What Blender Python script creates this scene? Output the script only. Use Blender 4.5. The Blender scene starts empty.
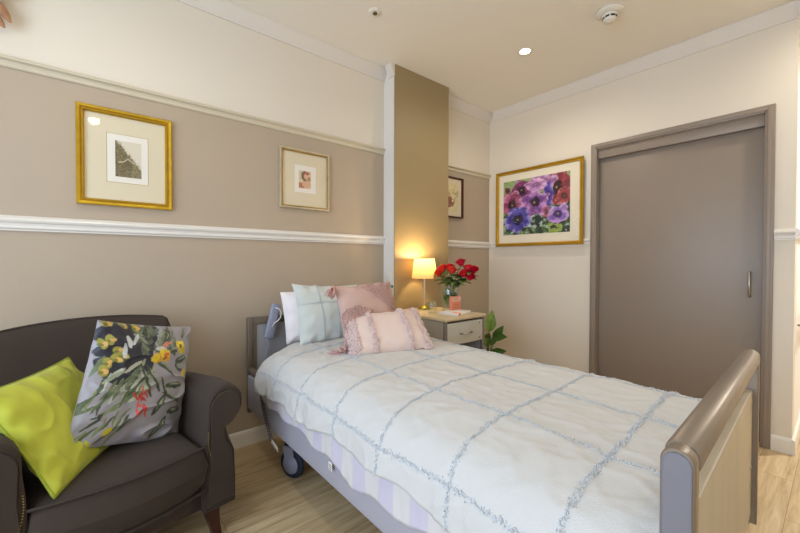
import bpy, math, random
import numpy as np
from mathutils import Vector, Matrix, noise
random.seed(7)
PI = math.pi
C = bpy.context.scene.collection
L, H, XE, XR, YB = 3.2383, 2.7, 2.2186, 3.75, -1.55

# ---------------------------------------------------------------- materials
def hexc(h):
    h = h.lstrip('#'); r = [int(h[i:i+2], 16)/255 for i in (0, 2, 4)]
    return tuple((c/12.92 if c <= .04045 else ((c+.055)/1.055)**2.4) for c in r) + (1,)
def mat(name, col, rough=.6, metal=0, bump=0, bscale=200, var=0, vscale=6, sheen=0, trans=0, coat=0, stretch=None, emit=None, spec=.5, ior=1.45):
    m = bpy.data.materials.new(name); m.use_nodes = True
    nt = m.node_tree; N = nt.nodes; b = N['Principled BSDF']
    c = hexc(col) if isinstance(col, str) else col
    b.inputs['Base Color'].default_value = c
    b.inputs['Roughness'].default_value = rough; b.inputs['Metallic'].default_value = metal
    b.inputs['Sheen Weight'].default_value = sheen; b.inputs['Transmission Weight'].default_value = trans
    b.inputs['Coat Weight'].default_value = coat; b.inputs['Specular IOR Level'].default_value = spec
    b.inputs['IOR'].default_value = ior
    if emit: b.inputs['Emission Color'].default_value = hexc(emit[0]); b.inputs['Emission Strength'].default_value = emit[1]
    if bump or var:
        tc = N.new('ShaderNodeTexCoord'); mp = N.new('ShaderNodeMapping'); nt.links.new(tc.outputs['Object'], mp.inputs[0])
        if stretch: mp.inputs['Scale'].default_value = stretch
    if var:
        n = N.new('ShaderNodeTexNoise'); n.inputs['Scale'].default_value = vscale; n.inputs['Detail'].default_value = 5
        nt.links.new(mp.outputs[0], n.inputs['Vector'])
        r = N.new('ShaderNodeValToRGB'); r.color_ramp.elements[0].position = .3; r.color_ramp.elements[1].position = .7
        r.color_ramp.elements[0].color = tuple(x*(1-var) for x in c[:3])+(1,); r.color_ramp.elements[1].color = tuple(min(1, x*(1+var)) for x in c[:3])+(1,)
        nt.links.new(n.outputs['Fac'], r.inputs[0]); nt.links.new(r.outputs[0], b.inputs['Base Color'])
    if bump:
        n = N.new('ShaderNodeTexNoise'); n.inputs['Scale'].default_value = bscale; n.inputs['Detail'].default_value = 3
        nt.links.new(mp.outputs[0], n.inputs['Vector'])
        u = N.new('ShaderNodeBump'); u.inputs['Strength'].default_value = bump; u.inputs['Distance'].default_value = .003
        nt.links.new(n.outputs['Fac'], u.inputs['Height']); nt.links.new(u.outputs[0], b.inputs['Normal'])
    return m
def attr_mat(name, rough=.7, bump=0, bscale=400, sheen=0):
    m = mat(name, '#808080', rough, bump=bump, bscale=bscale, sheen=sheen)
    a = m.node_tree.nodes.new('ShaderNodeAttribute'); a.attribute_name = 'art'
    m.node_tree.links.new(a.outputs['Color'], m.node_tree.nodes['Principled BSDF'].inputs['Base Color'])
    return m
def pane_mat(name, tint=(1, 1, 1, 1), refl=.05):
    m = bpy.data.materials.new(name); m.use_nodes = True; nt = m.node_tree; N = nt.nodes; N.clear()
    o = N.new('ShaderNodeOutputMaterial'); mx = N.new('ShaderNodeMixShader'); t = N.new('ShaderNodeBsdfTransparent'); g = N.new('ShaderNodeBsdfGlossy')
    g.inputs['Roughness'].default_value = .02; t.inputs[0].default_value = tint
    f = N.new('ShaderNodeLayerWeight'); f.inputs[0].default_value = .5; p = N.new('ShaderNodeMath'); p.operation = 'POWER'; p.inputs[1].default_value = 4
    q = N.new('ShaderNodeMath'); q.operation = 'MULTIPLY_ADD'; q.inputs[1].default_value = .7; q.inputs[2].default_value = refl
    nt.links.new(f.outputs['Facing'], p.inputs[0]); nt.links.new(p.outputs[0], q.inputs[0])
    nt.links.new(q.outputs[0], mx.inputs[0]); nt.links.new(t.outputs[0], mx.inputs[1]); nt.links.new(g.outputs[0], mx.inputs[2]); nt.links.new(mx.outputs[0], o.inputs[0])
    return m
M = dict(
    taupe=mat('taupe_paint', '#B1A18D', .55, bump=.05, bscale=90, var=.015, vscale=2),
    rail=mat('picture_rail_paint', '#C9BFA8', .45),
    cream=mat('cream_paint', '#E0D7C8', .6, bump=.05, bscale=90, var=.01, vscale=2),
    ceil=mat('ceiling_paint', '#EAE5DA', .8, bump=.04, bscale=90),
    trim=mat('trim_gloss', '#E4DFD8', .3, bump=.03, bscale=30),
    olive=mat('column_paint', '#9A8762', .5, bump=.05, bscale=90),
    door=mat('door_paint', '#8E8175', .38, bump=.03, bscale=60),
    steel=mat('brushed_steel', '#B9B2A6', .3, 1),
    gold=mat('gold_leaf', '#D2AB34', .3, .7, bump=.25, bscale=60, var=.18, vscale=14),
    gold2=mat('antique_gold', '#B08B2A', .4, .6, bump=.15, bscale=80, var=.12, vscale=20),
    silver=mat('champagne_silver', '#C9BFA6', .35, .55, bump=.15, bscale=60, var=.1, vscale=14),
    brownframe=mat('mahogany_frame', '#4A1F18', .35),
    mount=mat('cream_mount_board', '#DCD0B4', .8), mountw=mat('white_mount_board', '#E6DECB', .8),
    paper=mat('print_paper', '#EAE4DA', .8),
    art=attr_mat('picture_paint', .6), floral=attr_mat('floral_satin', .5, .15, 500, .2),
    glass=pane_mat('picture_glass'),
    clear=pane_mat('thin_clear_glass', (.88, .94, .92, 1), .12),
    chair=mat('brown_velvet', '#372C24', .88, bump=.3, bscale=500, var=.08, vscale=5, sheen=.05),
    piping=mat('brown_piping', '#342B25', .85),
    chairleg=mat('dark_walnut_leg', '#3A1A12', .3, var=.1, vscale=20), brass=mat('brass', '#B08C45', .3, 1),
    lime=mat('lime_cotton', '#B2B634', .6, bump=.25, bscale=600, sheen=.15),
    limepipe=mat('lime_piping', '#93A02C', .6),
    greenteal=mat('teal_cotton', '#3E6B5A', .7),
    cornice=mat('cornice_paint', '#DDD6CD', .6),
    cover=mat('coverlet_cotton', '#C3C2C0', .85, bump=.35, bscale=260, sheen=.1),
    tuft=mat('tuft_yarn', '#CDD2D8', .9),
    pillow=mat('white_pillow_cotton', '#E6E0E2', .8, bump=.2, bscale=300),
    euro=mat('pale_aqua_cotton', '#C4C9C5', .85, bump=.25, bscale=300), eurotuft=mat('grey_blue_tuft', '#CCD2D4', .9),
    pink=mat('dusty_pink_cotton', '#C4A59C', .85, bump=.3, bscale=400), pinktuft=mat('dusty_pink_yarn', '#D6B2A8', .95),
    blush=mat('blush_cotton', '#D6C0B6', .85, bump=.3, bscale=400), mauve=mat('mauve_yarn', '#E2CBC6', .95),
    tassel=mat('rose_tassel_yarn', '#C79A93', .95),
    bedmetal=mat('bronze_painted_metal', '#8B7E70', .4, .5), bedcap=mat('grey_end_cap', '#77757C', .35, .1),
    bedwood=mat('pale_ash_laminate', '#B3A68E', .45, var=.08, vscale=9, stretch=(1, 1, .12)),
    bedside=mat('cool_tinted_ash_laminate', '#A3A1AC', .5, var=.06, vscale=8, stretch=(.1, 1, 1)),  # lilac grey puts the cool daylight on the side board into its colour
    head=mat('grey_laminate', '#9B999B', .5), headframe=mat('bronze_frame', '#6E6356', .4, .25),
    darkmetal=mat('dark_steel', '#3A3A40', .5, .6),
    tyre=mat('navy_rubber', '#20263A', .6), caster=mat('lilac_grey_plastic', '#8D8FA3', .45),
    plastic=mat('grey_plastic', '#9094A6', .4), whiteplastic=mat('white_plastic', '#E3DED2', .4), cord=mat('white_cord', '#D6D2CB', .5), cordgrey=mat('grey_cord', '#9FA0AE', .5), corddark=mat('slate_cord', '#3F4254', .5),
    nsgrey=mat('grey_washed_laminate', '#A9A296', .5, var=.07, vscale=9, stretch=(1, 1, .15)), nsedge=mat('slate_edge', '#77706D', .5), nstop=mat('beige_laminate_top', '#C6B493', .4, var=.05, vscale=9, stretch=(.2, 1, 1)),
    drawer=mat('pale_grey_laminate', '#BCBAB0', .45, var=.04, vscale=9, stretch=(1, .15, 1)),
    green=mat('leaf_green', '#42682A', .45, var=.25, vscale=30), leafpale=mat('variegated_leaf', '#6F8F3C', .45, var=.35, vscale=25), stem=mat('stem_green', '#4F6B2F', .5),
    red=mat('red_petal', '#C81824', .55), coral=mat('coral_petal', '#DD2F22', .55), crimson=mat('crimson_petal', '#C00F30', .55),
    book=mat('white_book_cover', '#E9E4DE', .5), orange=mat('orange_print', '#E2683B', .6), card=mat('salmon_card', '#DD8A6C', .6), cardp=mat('pale_card_band', '#E2BCA8', .6),
    pot=mat('terracotta_pot', '#8E5A3F', .8), soil=mat('soil', '#2B2019', .95),
    black=mat('black_plastic', '#17171A', .4),
    petal=mat('dried_orange_petal', '#A97C5C', .7, var=.25, vscale=30), petaly=mat('dried_yellow_petal', '#B09A3A', .7),
)
def emis(name, col, s):
    m = bpy.data.materials.new(name); m.use_nodes = True; nt = m.node_tree; nt.nodes.clear()
    o = nt.nodes.new('ShaderNodeOutputMaterial'); e = nt.nodes.new('ShaderNodeEmission'); e.inputs[0].default_value = hexc(col); e.inputs[1].default_value = s
    nt.links.new(e.outputs[0], o.inputs[0]); return m
M['lampglow'] = emis('lit_diffuser', '#FFE9C4', 22)
M['skyglow'] = None
# lamp shade: translucent cloth
m = bpy.data.materials.new('shade_linen'); m.use_nodes = True; nt = m.node_tree; nt.nodes.clear()
o = nt.nodes.new('ShaderNodeOutputMaterial'); mx = nt.nodes.new('ShaderNodeMixShader'); d = nt.nodes.new('ShaderNodeBsdfDiffuse'); t = nt.nodes.new('ShaderNodeBsdfTranslucent')
d.inputs[0].default_value = hexc('#D9C6A0'); t.inputs[0].default_value = hexc('#B5925A'); mx.inputs[0].default_value = .5
nt.links.new(d.outputs[0], mx.inputs[1]); nt.links.new(t.outputs[0], mx.inputs[2]); nt.links.new(mx.outputs[0], o.inputs[0]); M['shade'] = m
# striped cloth
m = mat('striped_cotton', '#C9C2DC', .85, bump=.2, bscale=300); nt = m.node_tree
tc = nt.nodes.new('ShaderNodeTexCoord'); sp = nt.nodes.new('ShaderNodeSeparateXYZ'); mo = nt.nodes.new('ShaderNodeMath'); mo.operation = 'PINGPONG'; mo.inputs[1].default_value = .075
gt = nt.nodes.new('ShaderNodeMapRange'); gt.inputs[1].default_value = .034; gt.inputs[2].default_value = .041; mc = nt.nodes.new('ShaderNodeMix'); mc.data_type = 'RGBA'
mc.inputs[6].default_value = hexc('#C2BCCB'); mc.inputs[7].default_value = hexc('#CDC9C8')
nt.links.new(tc.outputs['Object'], sp.inputs[0]); nt.links.new(sp.outputs[0], mo.inputs[0]); nt.links.new(mo.outputs[0], gt.inputs[0]); nt.links.new(gt.outputs[0], mc.inputs[0]); nt.links.new(mc.outputs[2], nt.nodes['Principled BSDF'].inputs['Base Color']); M['stripe'] = m
# vinyl plank floor, planks along Y
m = mat('oak_vinyl_plank', '#B69A72', .42); nt = m.node_tree; N = nt.nodes; lk = nt.links.new
tc = N.new('ShaderNodeTexCoord'); mp = N.new('ShaderNodeMapping'); mp.inputs['Rotation'].default_value = (0, 0, PI/2)
br = N.new('ShaderNodeTexBrick'); br.inputs['Scale'].default_value = 1; br.inputs['Mortar Size'].default_value = .0012; br.inputs['Mortar Smooth'].default_value = .4
br.inputs['Brick Width'].default_value = 1.2; br.inputs['Row Height'].default_value = .15; br.offset = .37
br.inputs['Color1'].default_value = (.0, .0, .0, 1); br.inputs['Color2'].default_value = (1, 1, 1, 1); br.inputs['Mortar'].default_value = (.1, .1, .1, 1)
lk(tc.outputs['Object'], mp.inputs[0]); lk(mp.outputs[0], br.inputs[0])
mp2 = N.new('ShaderNodeMapping'); mp2.inputs['Scale'].default_value = (14, 1.1, 1); lk(tc.outputs['Object'], mp2.inputs[0])
va = N.new('ShaderNodeVectorMath'); va.operation = 'ADD'; ml = N.new('ShaderNodeVectorMath'); ml.operation = 'SCALE'; ml.inputs['Scale'].default_value = 7.3
lk(br.outputs['Color'], ml.inputs[0]); lk(mp2.outputs[0], va.inputs[0]); lk(ml.outputs[0], va.inputs[1])
n1 = N.new('ShaderNodeTexNoise'); n1.inputs['Scale'].default_value = 2.2; n1.inputs['Detail'].default_value = 8; n1.inputs['Roughness'].default_value = .65; n1.inputs['Distortion'].default_value = .6; lk(va.outputs[0], n1.inputs['Vector'])
r1 = N.new('ShaderNodeValToRGB'); e = r1.color_ramp.elements; e[0].position = .28; e[0].color = hexc('#9E845E'); e[1].position = .72; e[1].color = hexc('#DAC6A2'); k = r1.color_ramp.elements.new(.5); k.color = hexc('#C4AC84')
lk(n1.outputs['Fac'], r1.inputs[0])
mixm = N.new('ShaderNodeMix'); mixm.data_type = 'RGBA'; mixm.blend_type = 'MULTIPLY'; mixm.inputs[0].default_value = .35; lk(r1.outputs[0], mixm.inputs[6])
r2 = N.new('ShaderNodeMapRange'); r2.inputs[3].default_value = .72; r2.inputs[4].default_value = 1.0; lk(br.outputs['Color'], r2.inputs[0]); lk(r2.outputs[0], mixm.inputs[7])
mm = N.new('ShaderNodeMix'); mm.data_type = 'RGBA'; lk(br.outputs['Fac'], mm.inputs[0]); lk(mixm.outputs[2], mm.inputs[6]); mm.inputs[7].default_value = hexc('#7C6544')
lk(mm.outputs[2], N['Principled BSDF'].inputs['Base Color']); M['floor'] = m

# ---------------------------------------------------------------- mesh helpers
class MB:
    def __init__(s): s.v = []; s.f = []; s.mi = []; s.sm = []
    def add(s, vs, fs, mi=0, sm=False, T=None):
        o = len(s.v)
        for p in vs: s.v.append(tuple(T @ Vector(p)) if T else tuple(p))
        for f in fs: s.f.append([i+o for i in f]); s.mi.append(mi); s.sm.append(sm)
        return s
    def box(s, x0, x1, y0, y1, z0, z1, mi=0, b=0, T=None):
        if b <= 0:
            vs = [(x, y, z) for x in (x0, x1) for y in (y0, y1) for z in (z0, z1)]
            fs = [(0, 1, 3, 2), (4, 6, 7, 5), (0, 4, 5, 1), (2, 3, 7, 6), (0, 2, 6, 4), (1, 5, 7, 3)]
            return s.add(vs, fs, mi, False, T)
        import bmesh
        bm = bmesh.new(); bmesh.ops.create_cube(bm, size=1)
        for v in bm.verts: v.co = Vector(((x0+x1)/2+v.co.x*(x1-x0), (y0+y1)/2+v.co.y*(y1-y0), (z0+z1)/2+v.co.z*(z1-z0)))
        bmesh.ops.bevel(bm, geom=bm.edges[:], offset=min(b, (x1-x0)*.49, (y1-y0)*.49, (z1-z0)*.49), segments=3, affect='EDGES', profile=.5)
        s.add([v.co[:] for v in bm.verts], [[v.index for v in f.verts] for f in bm.faces], mi, True, T); bm.free(); return s
    def loft(s, rings, mi=0, sm=True, cap=True, closed=True, T=None):
        n = len(rings[0]); vs = [p for r in rings for p in r]; fs = []
        for i in range(len(rings)-1):
            for j in range(n if closed else n-1):
                k = (j+1) % n; fs.append((i*n+j, i*n+k, (i+1)*n+k, (i+1)*n+j))
        o = len(s.v); s.add(vs, fs, mi, sm, T)
        if cap and closed:
            s.f.append([o+j for j in range(n)][::-1]); s.mi.append(mi); s.sm.append(False)
            s.f.append([o+(len(rings)-1)*n+j for j in range(n)]); s.mi.append(mi); s.sm.append(False)
        return s
    def lathe(s, prof, c=(0, 0, 0), n=24, mi=0, T=None, cap=True):
        rings = [[(c[0]+r*math.cos(2*PI*j/n), c[1]+r*math.sin(2*PI*j/n), c[2]+z) for j in range(n)] for r, z in prof]
        return s.loft(rings, mi, True, cap, True, T)
    def tube(s, pts, r, n=8, mi=0, T=None, closed=False):
        pts = [Vector(p) for p in pts]; rings = []; N = len(pts); up = None
        for i, p in enumerate(pts):
            a = pts[(i-1) % N] if (closed or i > 0) else p; b = pts[(i+1) % N] if (closed or i < N-1) else p
            t = (b-a).normalized()
            if up is None: up = Vector((0, 0, 1)) if abs(t.z) < .9 else Vector((1, 0, 0))
            x = t.cross(up)
            if x.length < 1e-6: x = t.orthogonal()
            x.normalize(); y = x.cross(t).normalized(); up = y
            rr = r[i] if isinstance(r, (list, tuple)) else r
            rings.append([tuple(p+x*rr*math.cos(2*PI*j/n)+y*rr*math.sin(2*PI*j/n)) for j in range(n)])
        if closed: rings.append(rings[0])
        return s.loft(rings, mi, True, not closed, True, T)
    def sphere(s, c, r, n=12, mi=0, sc=(1, 1, 1), T=None):
        m_ = n//2+1; rings = []
        for i in range(m_+1):
            a = PI*i/m_; rr = max(math.sin(a), 1e-3)*r
            rings.append([(c[0]+sc[0]*rr*math.cos(2*PI*j/n), c[1]+sc[1]*rr*math.sin(2*PI*j/n), c[2]-sc[2]*r*math.cos(a)) for j in range(n)])
        return s.loft(rings, mi, True, True, True, T)
    def grid(s, fn, nu, nv, mi=0, sm=True, T=None):
        vs = [fn(i/nu, j/nv) for i in range(nu+1) for j in range(nv+1)]
        fs = [(i*(nv+1)+j, (i+1)*(nv+1)+j, (i+1)*(nv+1)+j+1, i*(nv+1)+j+1) for i in range(nu) for j in range(nv)]
        return s.add(vs, fs, mi, sm, T)
    def build(s, name, mats, parent=None, loc=None, cols=None):
        me = bpy.data.meshes.new(name); me.from_pydata(s.v, [], s.f)
        if not isinstance(mats, (list, tuple)): mats = [mats]
        for q in mats: me.materials.append(q)
        me.polygons.foreach_set('material_index', s.mi); me.polygons.foreach_set('use_smooth', s.sm)
        if cols is not None:
            a = me.color_attributes.new('art', 'FLOAT_COLOR', 'POINT'); a.data.foreach_set('color', np.asarray(cols, dtype=np.float32).ravel())
        me.update(); o = bpy.data.objects.new(name, me); C.objects.link(o)
        if parent: o.parent = parent
        if loc: o.location = loc
        return o
def tag(o, label=None, cat=None, group=None, kind=None):
    if label: o['label'] = label
    if cat: o['category'] = cat
    if group: o['group'] = group
    if kind: o['kind'] = kind
    return o
def thing(name, label, cat, loc=(0, 0, 0), rz=0, group=None):
    o = bpy.data.objects.new(name, None); C.objects.link(o); o.empty_display_size = .05
    o.location = loc; o.rotation_euler.z = rz; return tag(o, label, cat, group)
def pose(o, c, X, Nn):
    X = Vector(X).normalized(); Nn = Vector(Nn); Nn = (Nn-X*Nn.dot(X)).normalized(); Y = -Nn; Z = X.cross(Y)
    o.matrix_world = Matrix(((X.x, Y.x, Z.x, c[0]), (X.y, Y.y, Z.y, c[1]), (X.z, Y.z, Z.z, c[2]), (0, 0, 0, 1)))
def setting(o): o['kind'] = 'structure'; return o
def nz(x, y=0, z=0): return noise.noise(Vector((x, y, z)))
def copy_tree(o, parent=None):
    c = o.copy(); C.objects.link(c)
    if parent: c.parent = parent
    for ch in list(o.children): copy_tree(ch, c)
    return c

# ---------------------------------------------------------------- room
setting(MB().box(-.1, XR+.1, YB-.1, 6.1, -.1, 0).build('floor', M['floor']))
setting(MB().box(-.1, XR+.1, YB-.1, 6.1, H, H+.1).build('ceiling', M['ceil']))
w = MB(); w.box(-.1, 0, YB-.1, L+.1, 0, 2.04, 0); w.box(-.1, 0, YB-.1, L+.1, 2.04, H, 1)
setting(w.build('wall_left', [M['taupe'], M['cream']]))
# back wall with the sliding door opening (niche behind)
dx0, dx1, dz = 1.085, 2.082, 2.085
w = MB(); w.box(0, dx0, L, L+.12, 0, H); w.box(dx1, XE, L, L+.12, 0, H); w.box(dx0, dx1, L, L+.12, dz, H)
setting(w.build('wall_back', M['cream']))
setting(MB().box(XE-.1, XE, L+.12, 6.0, 0, H).build('wall_corridor', mat('white_paint', '#EDEBE8', .6)))
setting(MB().box(XR, XR+.1, YB-.1, 6.1, 0, H).build('wall_right', M['cream']))
setting(MB().box(XE-.1, XR, 6.0, 6.1, 0, H).build('wall_far', M['cream']))
wx0, wx1, wz0, wz1 = .75, 3.1, .55, 2.3
w = MB(); w.box(0, wx0, YB-.1, YB, 0, H); w.box(wx1, XR, YB-.1, YB, 0, H); w.box(wx0, wx1, YB-.1, YB, 0, wz0); w.box(wx0, wx1, YB-.1, YB, wz1, H)
setting(w.build('wall_front', M['cream']))
# window in the front wall
wf = MB()
for a, b in ((wx0, wx0+.05), (wx1-.05, wx1), ((wx0+wx1)/2-.025, (wx0+wx1)/2+.025)): wf.box(a, b, YB-.08, YB-.03, wz0, wz1)
for a, b in ((wz0, wz0+.05), (wz1-.05, wz1)): wf.box(wx0+.05, wx1-.05, YB-.08, YB-.03, a, b)
wf.box(wx0-.03, wx1+.03, YB+.0005, YB+.09, wz0-.03, wz0-.0005)
win = setting(wf.build('window_1', M['trim']))
MB().box(wx0+.05, wx1-.05, YB-.062, YB-.056, wz0+.05, wz1-.05).build('pane', M['clear'], win)

def profile_run(name, prof, a, b, wall, mt='trim'):   # prof: (out, z) points; run along y on wall A (x=out) or along x on wall B (y=L-out)
    rings = []
    for t in (a, b):
        if wall == 'A': rings.append([(o_, t, z) for o_, z in prof])
        elif wall == 'B': rings.append([(t, L-o_, z) for o_, z in prof])
        elif wall == 'E': rings.append([(XE+o_, t, z) for o_, z in prof])
        elif wall == 'R': rings.append([(XR-o_, t, z) for o_, z in prof])
        elif wall == 'F': rings.append([(t, YB+o_, z) for o_, z in prof])
        elif wall == 'K': rings.append([(t, 1.842-o_, z) for o_, z in prof])
    return setting(MB().loft(rings, 0, False).build(name, M[mt]))
e0 = .0006
dado = [(e0, 1.362), (.008, 1.362), (.014, 1.356), (.026, 1.350), (.030, 1.342), (.026, 1.333), (.016, 1.328), (.013, 1.318), (.018, 1.312), (.018, 1.306), (.009, 1.300), (.009, 1.294), (e0, 1.294)]
prail = [(e0, 2.066), (.020, 2.066), (.026, 2.060), (.026, 2.052), (.014, 2.046), (.010, 2.036), (.010, 2.026), (.006, 2.020), (e0, 2.020)]
skirt = [(e0, 0.0005), (.016, 0.0005), (.016, .078), (.012, .090), (.006, .095), (e0, .095)]
corn = [(e0, H-e0), (e0, 2.609), (.008, 2.609), (.010, 2.618), (.016, 2.632), (.026, 2.655), (.036, 2.676), (.040, 2.684), (.042, H-e0)]
yk = 1.842
CX = .1387; CY2 = 2.4565
profile_run('trim_1', dado, YB, yk-.0008, 'A'); profile_run('trim_2', dado, CY2+.0008, L-e0, 'A')
profile_run('trim_3', prail, YB, yk-.0008, 'A', 'rail'); profile_run('trim_4', prail, CY2+.0008, L-e0, 'A', 'rail')
profile_run('trim_5', corn, YB, yk-.001, 'A', 'cornice'); profile_run('trim_6', corn, CY2+.001, L-e0, 'A', 'cornice')
profile_run('trim_7', corn, .061, XE, 'B', 'cornice'); profile_run('trim_8', dado, .031, 1.039, 'B'); profile_run('trim_9', dado, 2.129, XE, 'B')
profile_run('trim_10', dado, L-.03, 5.99, 'E'); profile_run('trim_11', corn, L-.06, 5.99, 'E', 'cornice'); profile_run('trim_12', corn, .061, CX-.001, 'K', 'cornice')
profile_run('baseboard_left', skirt, YB, yk-.0008, 'A'); profile_run('baseboard_corner', skirt, CY2+.0008, L-e0, 'A')
profile_run('baseboard_back', skirt, .017, 1.039, 'B'); profile_run('baseboard_door', skirt, 2.129, XE, 'B')
profile_run('baseboard_corridor', skirt, L-.016, 5.99, 'E'); profile_run('baseboard_right', skirt, YB, 5.99, 'R'); profile_run('baseboard_front', skirt, .02, XR-.02, 'F')
# service column: white cheek towards the camera, olive face
col = MB(); col.box(.0004, CX-.008, yk, CY2, .0004, H-.0004, 0); col.box(CX-.008, CX, yk-.001, CY2, .0004, H-.0004, 1)
col.box(.0005, CX-.009, yk-.004, yk-.0002, .9, 1.33, 0); col.box(.0005, CX-.009, yk-.004, yk-.0002, 1.333, H-.1, 0)
setting(col.build('wall_column', [M['trim'], M['olive']]))
sw = thing('wall_switch', 'small white switch plate on the white side of the column', 'switch', (.082, yk-.004, 1.02))
MB().box(-.036, .036, -.009, -.0005, -.045, .045, 0, .003).build('plate', M['whiteplastic'], sw); MB().box(-.01, .01, -.013, -.0095, -.016, .016, 0, .002).build('rocker', M['whiteplastic'], sw)
cb = thing('call_button', 'small green call button on the column beside the bed cushions', 'call button', (.125, yk-.004, .955))
MB().box(-.012, .012, -.006, -.0005, -.03, .03, 0, .003).build('backplate', M['whiteplastic'], cb)
MB().lathe([(.011, 0), (.011, .006), (.008, .009)], n=16, T=Matrix.Translation((0, -.0065, .005)) @ Matrix.Rotation(PI/2, 4, 'X')).build('button', mat('green_button', '#1F7A55', .4), cb)

# door: architrave, head panel, sliding leaf
dr = thing('door_1', None, None, (0, 0, 0)); dr['kind'] = 'structure'
ax0, ax1, az = 1.040, 2.128, 2.1305; a = MB()
def arch(b, x0, x1, z0, z1, thick, T=None): b.box(x0, x1, L-thick, L-.0006, z0, z1, 0, .004)
arch(a, ax0, ax0+.046, .0006, az, .02); arch(a, ax1-.046, ax1, .0006, az, .02); arch(a, ax0+.046, ax1-.046, az-.046, az, .02)
a.box(ax0+.012, ax0+.034, L-.026, L-.0195, .0006, az-.02, 0, .003); a.box(ax1-.034, ax1-.012, L-.026, L-.0195, .0006, az-.02, 0, .003); a.box(ax0+.034, ax1-.034, L-.026, L-.0195, az-.034, az-.012, 0, .003)
a.build('architrave', M['door'], dr)
MB().box(dx0+.0036, dx1-.0036, L+.005, L+.03, 2.012, dz-.0006, 0, .002).build('head_panel', M['door'], dr)
MB().box(dx0, dx0+.003, L-.001, L+.12, .0006, dz-.001).build('jamb_lining', M['door'], dr); MB().box(dx1-.003, dx1, L-.001, L+.12, .0006, dz-.001).build('jamb_lining', M['door'], dr)
lf = MB().box(dx0+.0036, dx1-.0036, L+.045, L+.085, .006, 2.05, 0, .002).build('door_leaf', M['door'], dr)
hd = MB(); hx = 2.018; hy = L+.045
pts = [(hx, hy-.0005, 1.092), (hx, hy-.03, 1.092), (hx, hy-.036, 1.084), (hx, hy-.036, .946), (hx, hy-.03, .938), (hx, hy-.0005, .938)]
hd.tube(pts, .007, 10); hd.build('door_handle', M['steel'], lf)
setting(MB().box(dx0-.1, dx1+.1, L+.121, L+.14, 0, H).build('wall_niche', M['cream']))

# ---------------------------------------------------------------- ceiling fittings
def downlight(x, y, label):
    t = thing('downlight', label, 'downlight', (x, y, H), 0, 'recessed ceiling downlights')
    MB().lathe([(.038, -.0006), (.052, -.0006), (.052, -.005), (.048, -.008), (.036, -.004)], n=28, cap=False).build('trim_ring', M['whiteplastic'], t)
    MB().lathe([(.001, -.0008), (.037, -.0008), (.036, -.003), (.001, -.003)], n=28).build('diffuser', M['lampglow'], t)
    return t
for i, (x, y, e) in enumerate([(.889, 2.457, 24), (2.85, .05, 14), (.87, .05, 15), (2.6, 2.9, 24), (2.95, 4.3, 200)]):
    if i == 0: downlight(x, y, 'lit round downlight in the ceiling above the bedside table')
    elif i == 1: t = downlight(x, y, 'lit round downlight mirrored in the glass of the gold framed print')
    elif i == 2: downlight(x, y, 'lit round downlight in the ceiling above the armchair')
    elif i == 3: downlight(x, y, 'added fill downlight out of view right of the sliding door')  # added out of view as fill for the deep end of the room
    else: downlight(x, y, 'added unseen downlight brightening the corridor wall')  # added unseen lamp, only there to turn the corridor wall strip bright
    ld = bpy.data.lights.new('lamp', 'SPOT'); ld.energy = e; ld.color = (1, .91, .75) if i < 4 else (1, .99, .98); ld.spot_size = math.radians(165); ld.spot_blend = .8; ld.shadow_soft_size = .05
    lo = bpy.data.objects.new('downlight_beam', ld); C.objects.link(lo); lo.location = (x, y, H-.02)
sp = thing('ceiling_sprinkler', 'small round sprinkler head in the ceiling above the picture wall', 'sprinkler', (.526, 1.367, H))
MB().lathe([(.001, -.0006), (.042, -.0006), (.041, -.002), (.016, -.003)], n=24).build('cover_plate', M['ceil'], sp)
MB().lathe([(.010, -.0035), (.010, -.008), (.014, -.010), (.013, -.013), (.006, -.016), (.001, -.016)], n=16).build('nozzle', mat('dull_bronze', '#6A604C', .4, .8), sp)
sd = thing('smoke_detector', 'round white smoke detector with dark slots on the ceiling', 'smoke detector', (1.462, 2.47, H))
MB().lathe([(.001, -.0006), (.076, -.0006), (.075, -.010), (.05, -.02), (.048, -.02)], n=32).build('base', M['whiteplastic'], sd)
MB().lathe([(.045, -.0205), (.044, -.032), (.036, -.036), (.036, -.046), (.040, -.048), (.034, -.058), (.012, -.064), (.001, -.064)], n=32).build('sensor_dome', M['whiteplastic'], sd)
sl = MB()
for k in range(8):
    a0 = k*PI/4; sl.box(.0365, .0395, -.011, .011, -.0455, -.0365, T=Matrix.Rotation(a0, 4, 'Z'))
sl.build('slots', M['black'], sd)

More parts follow.
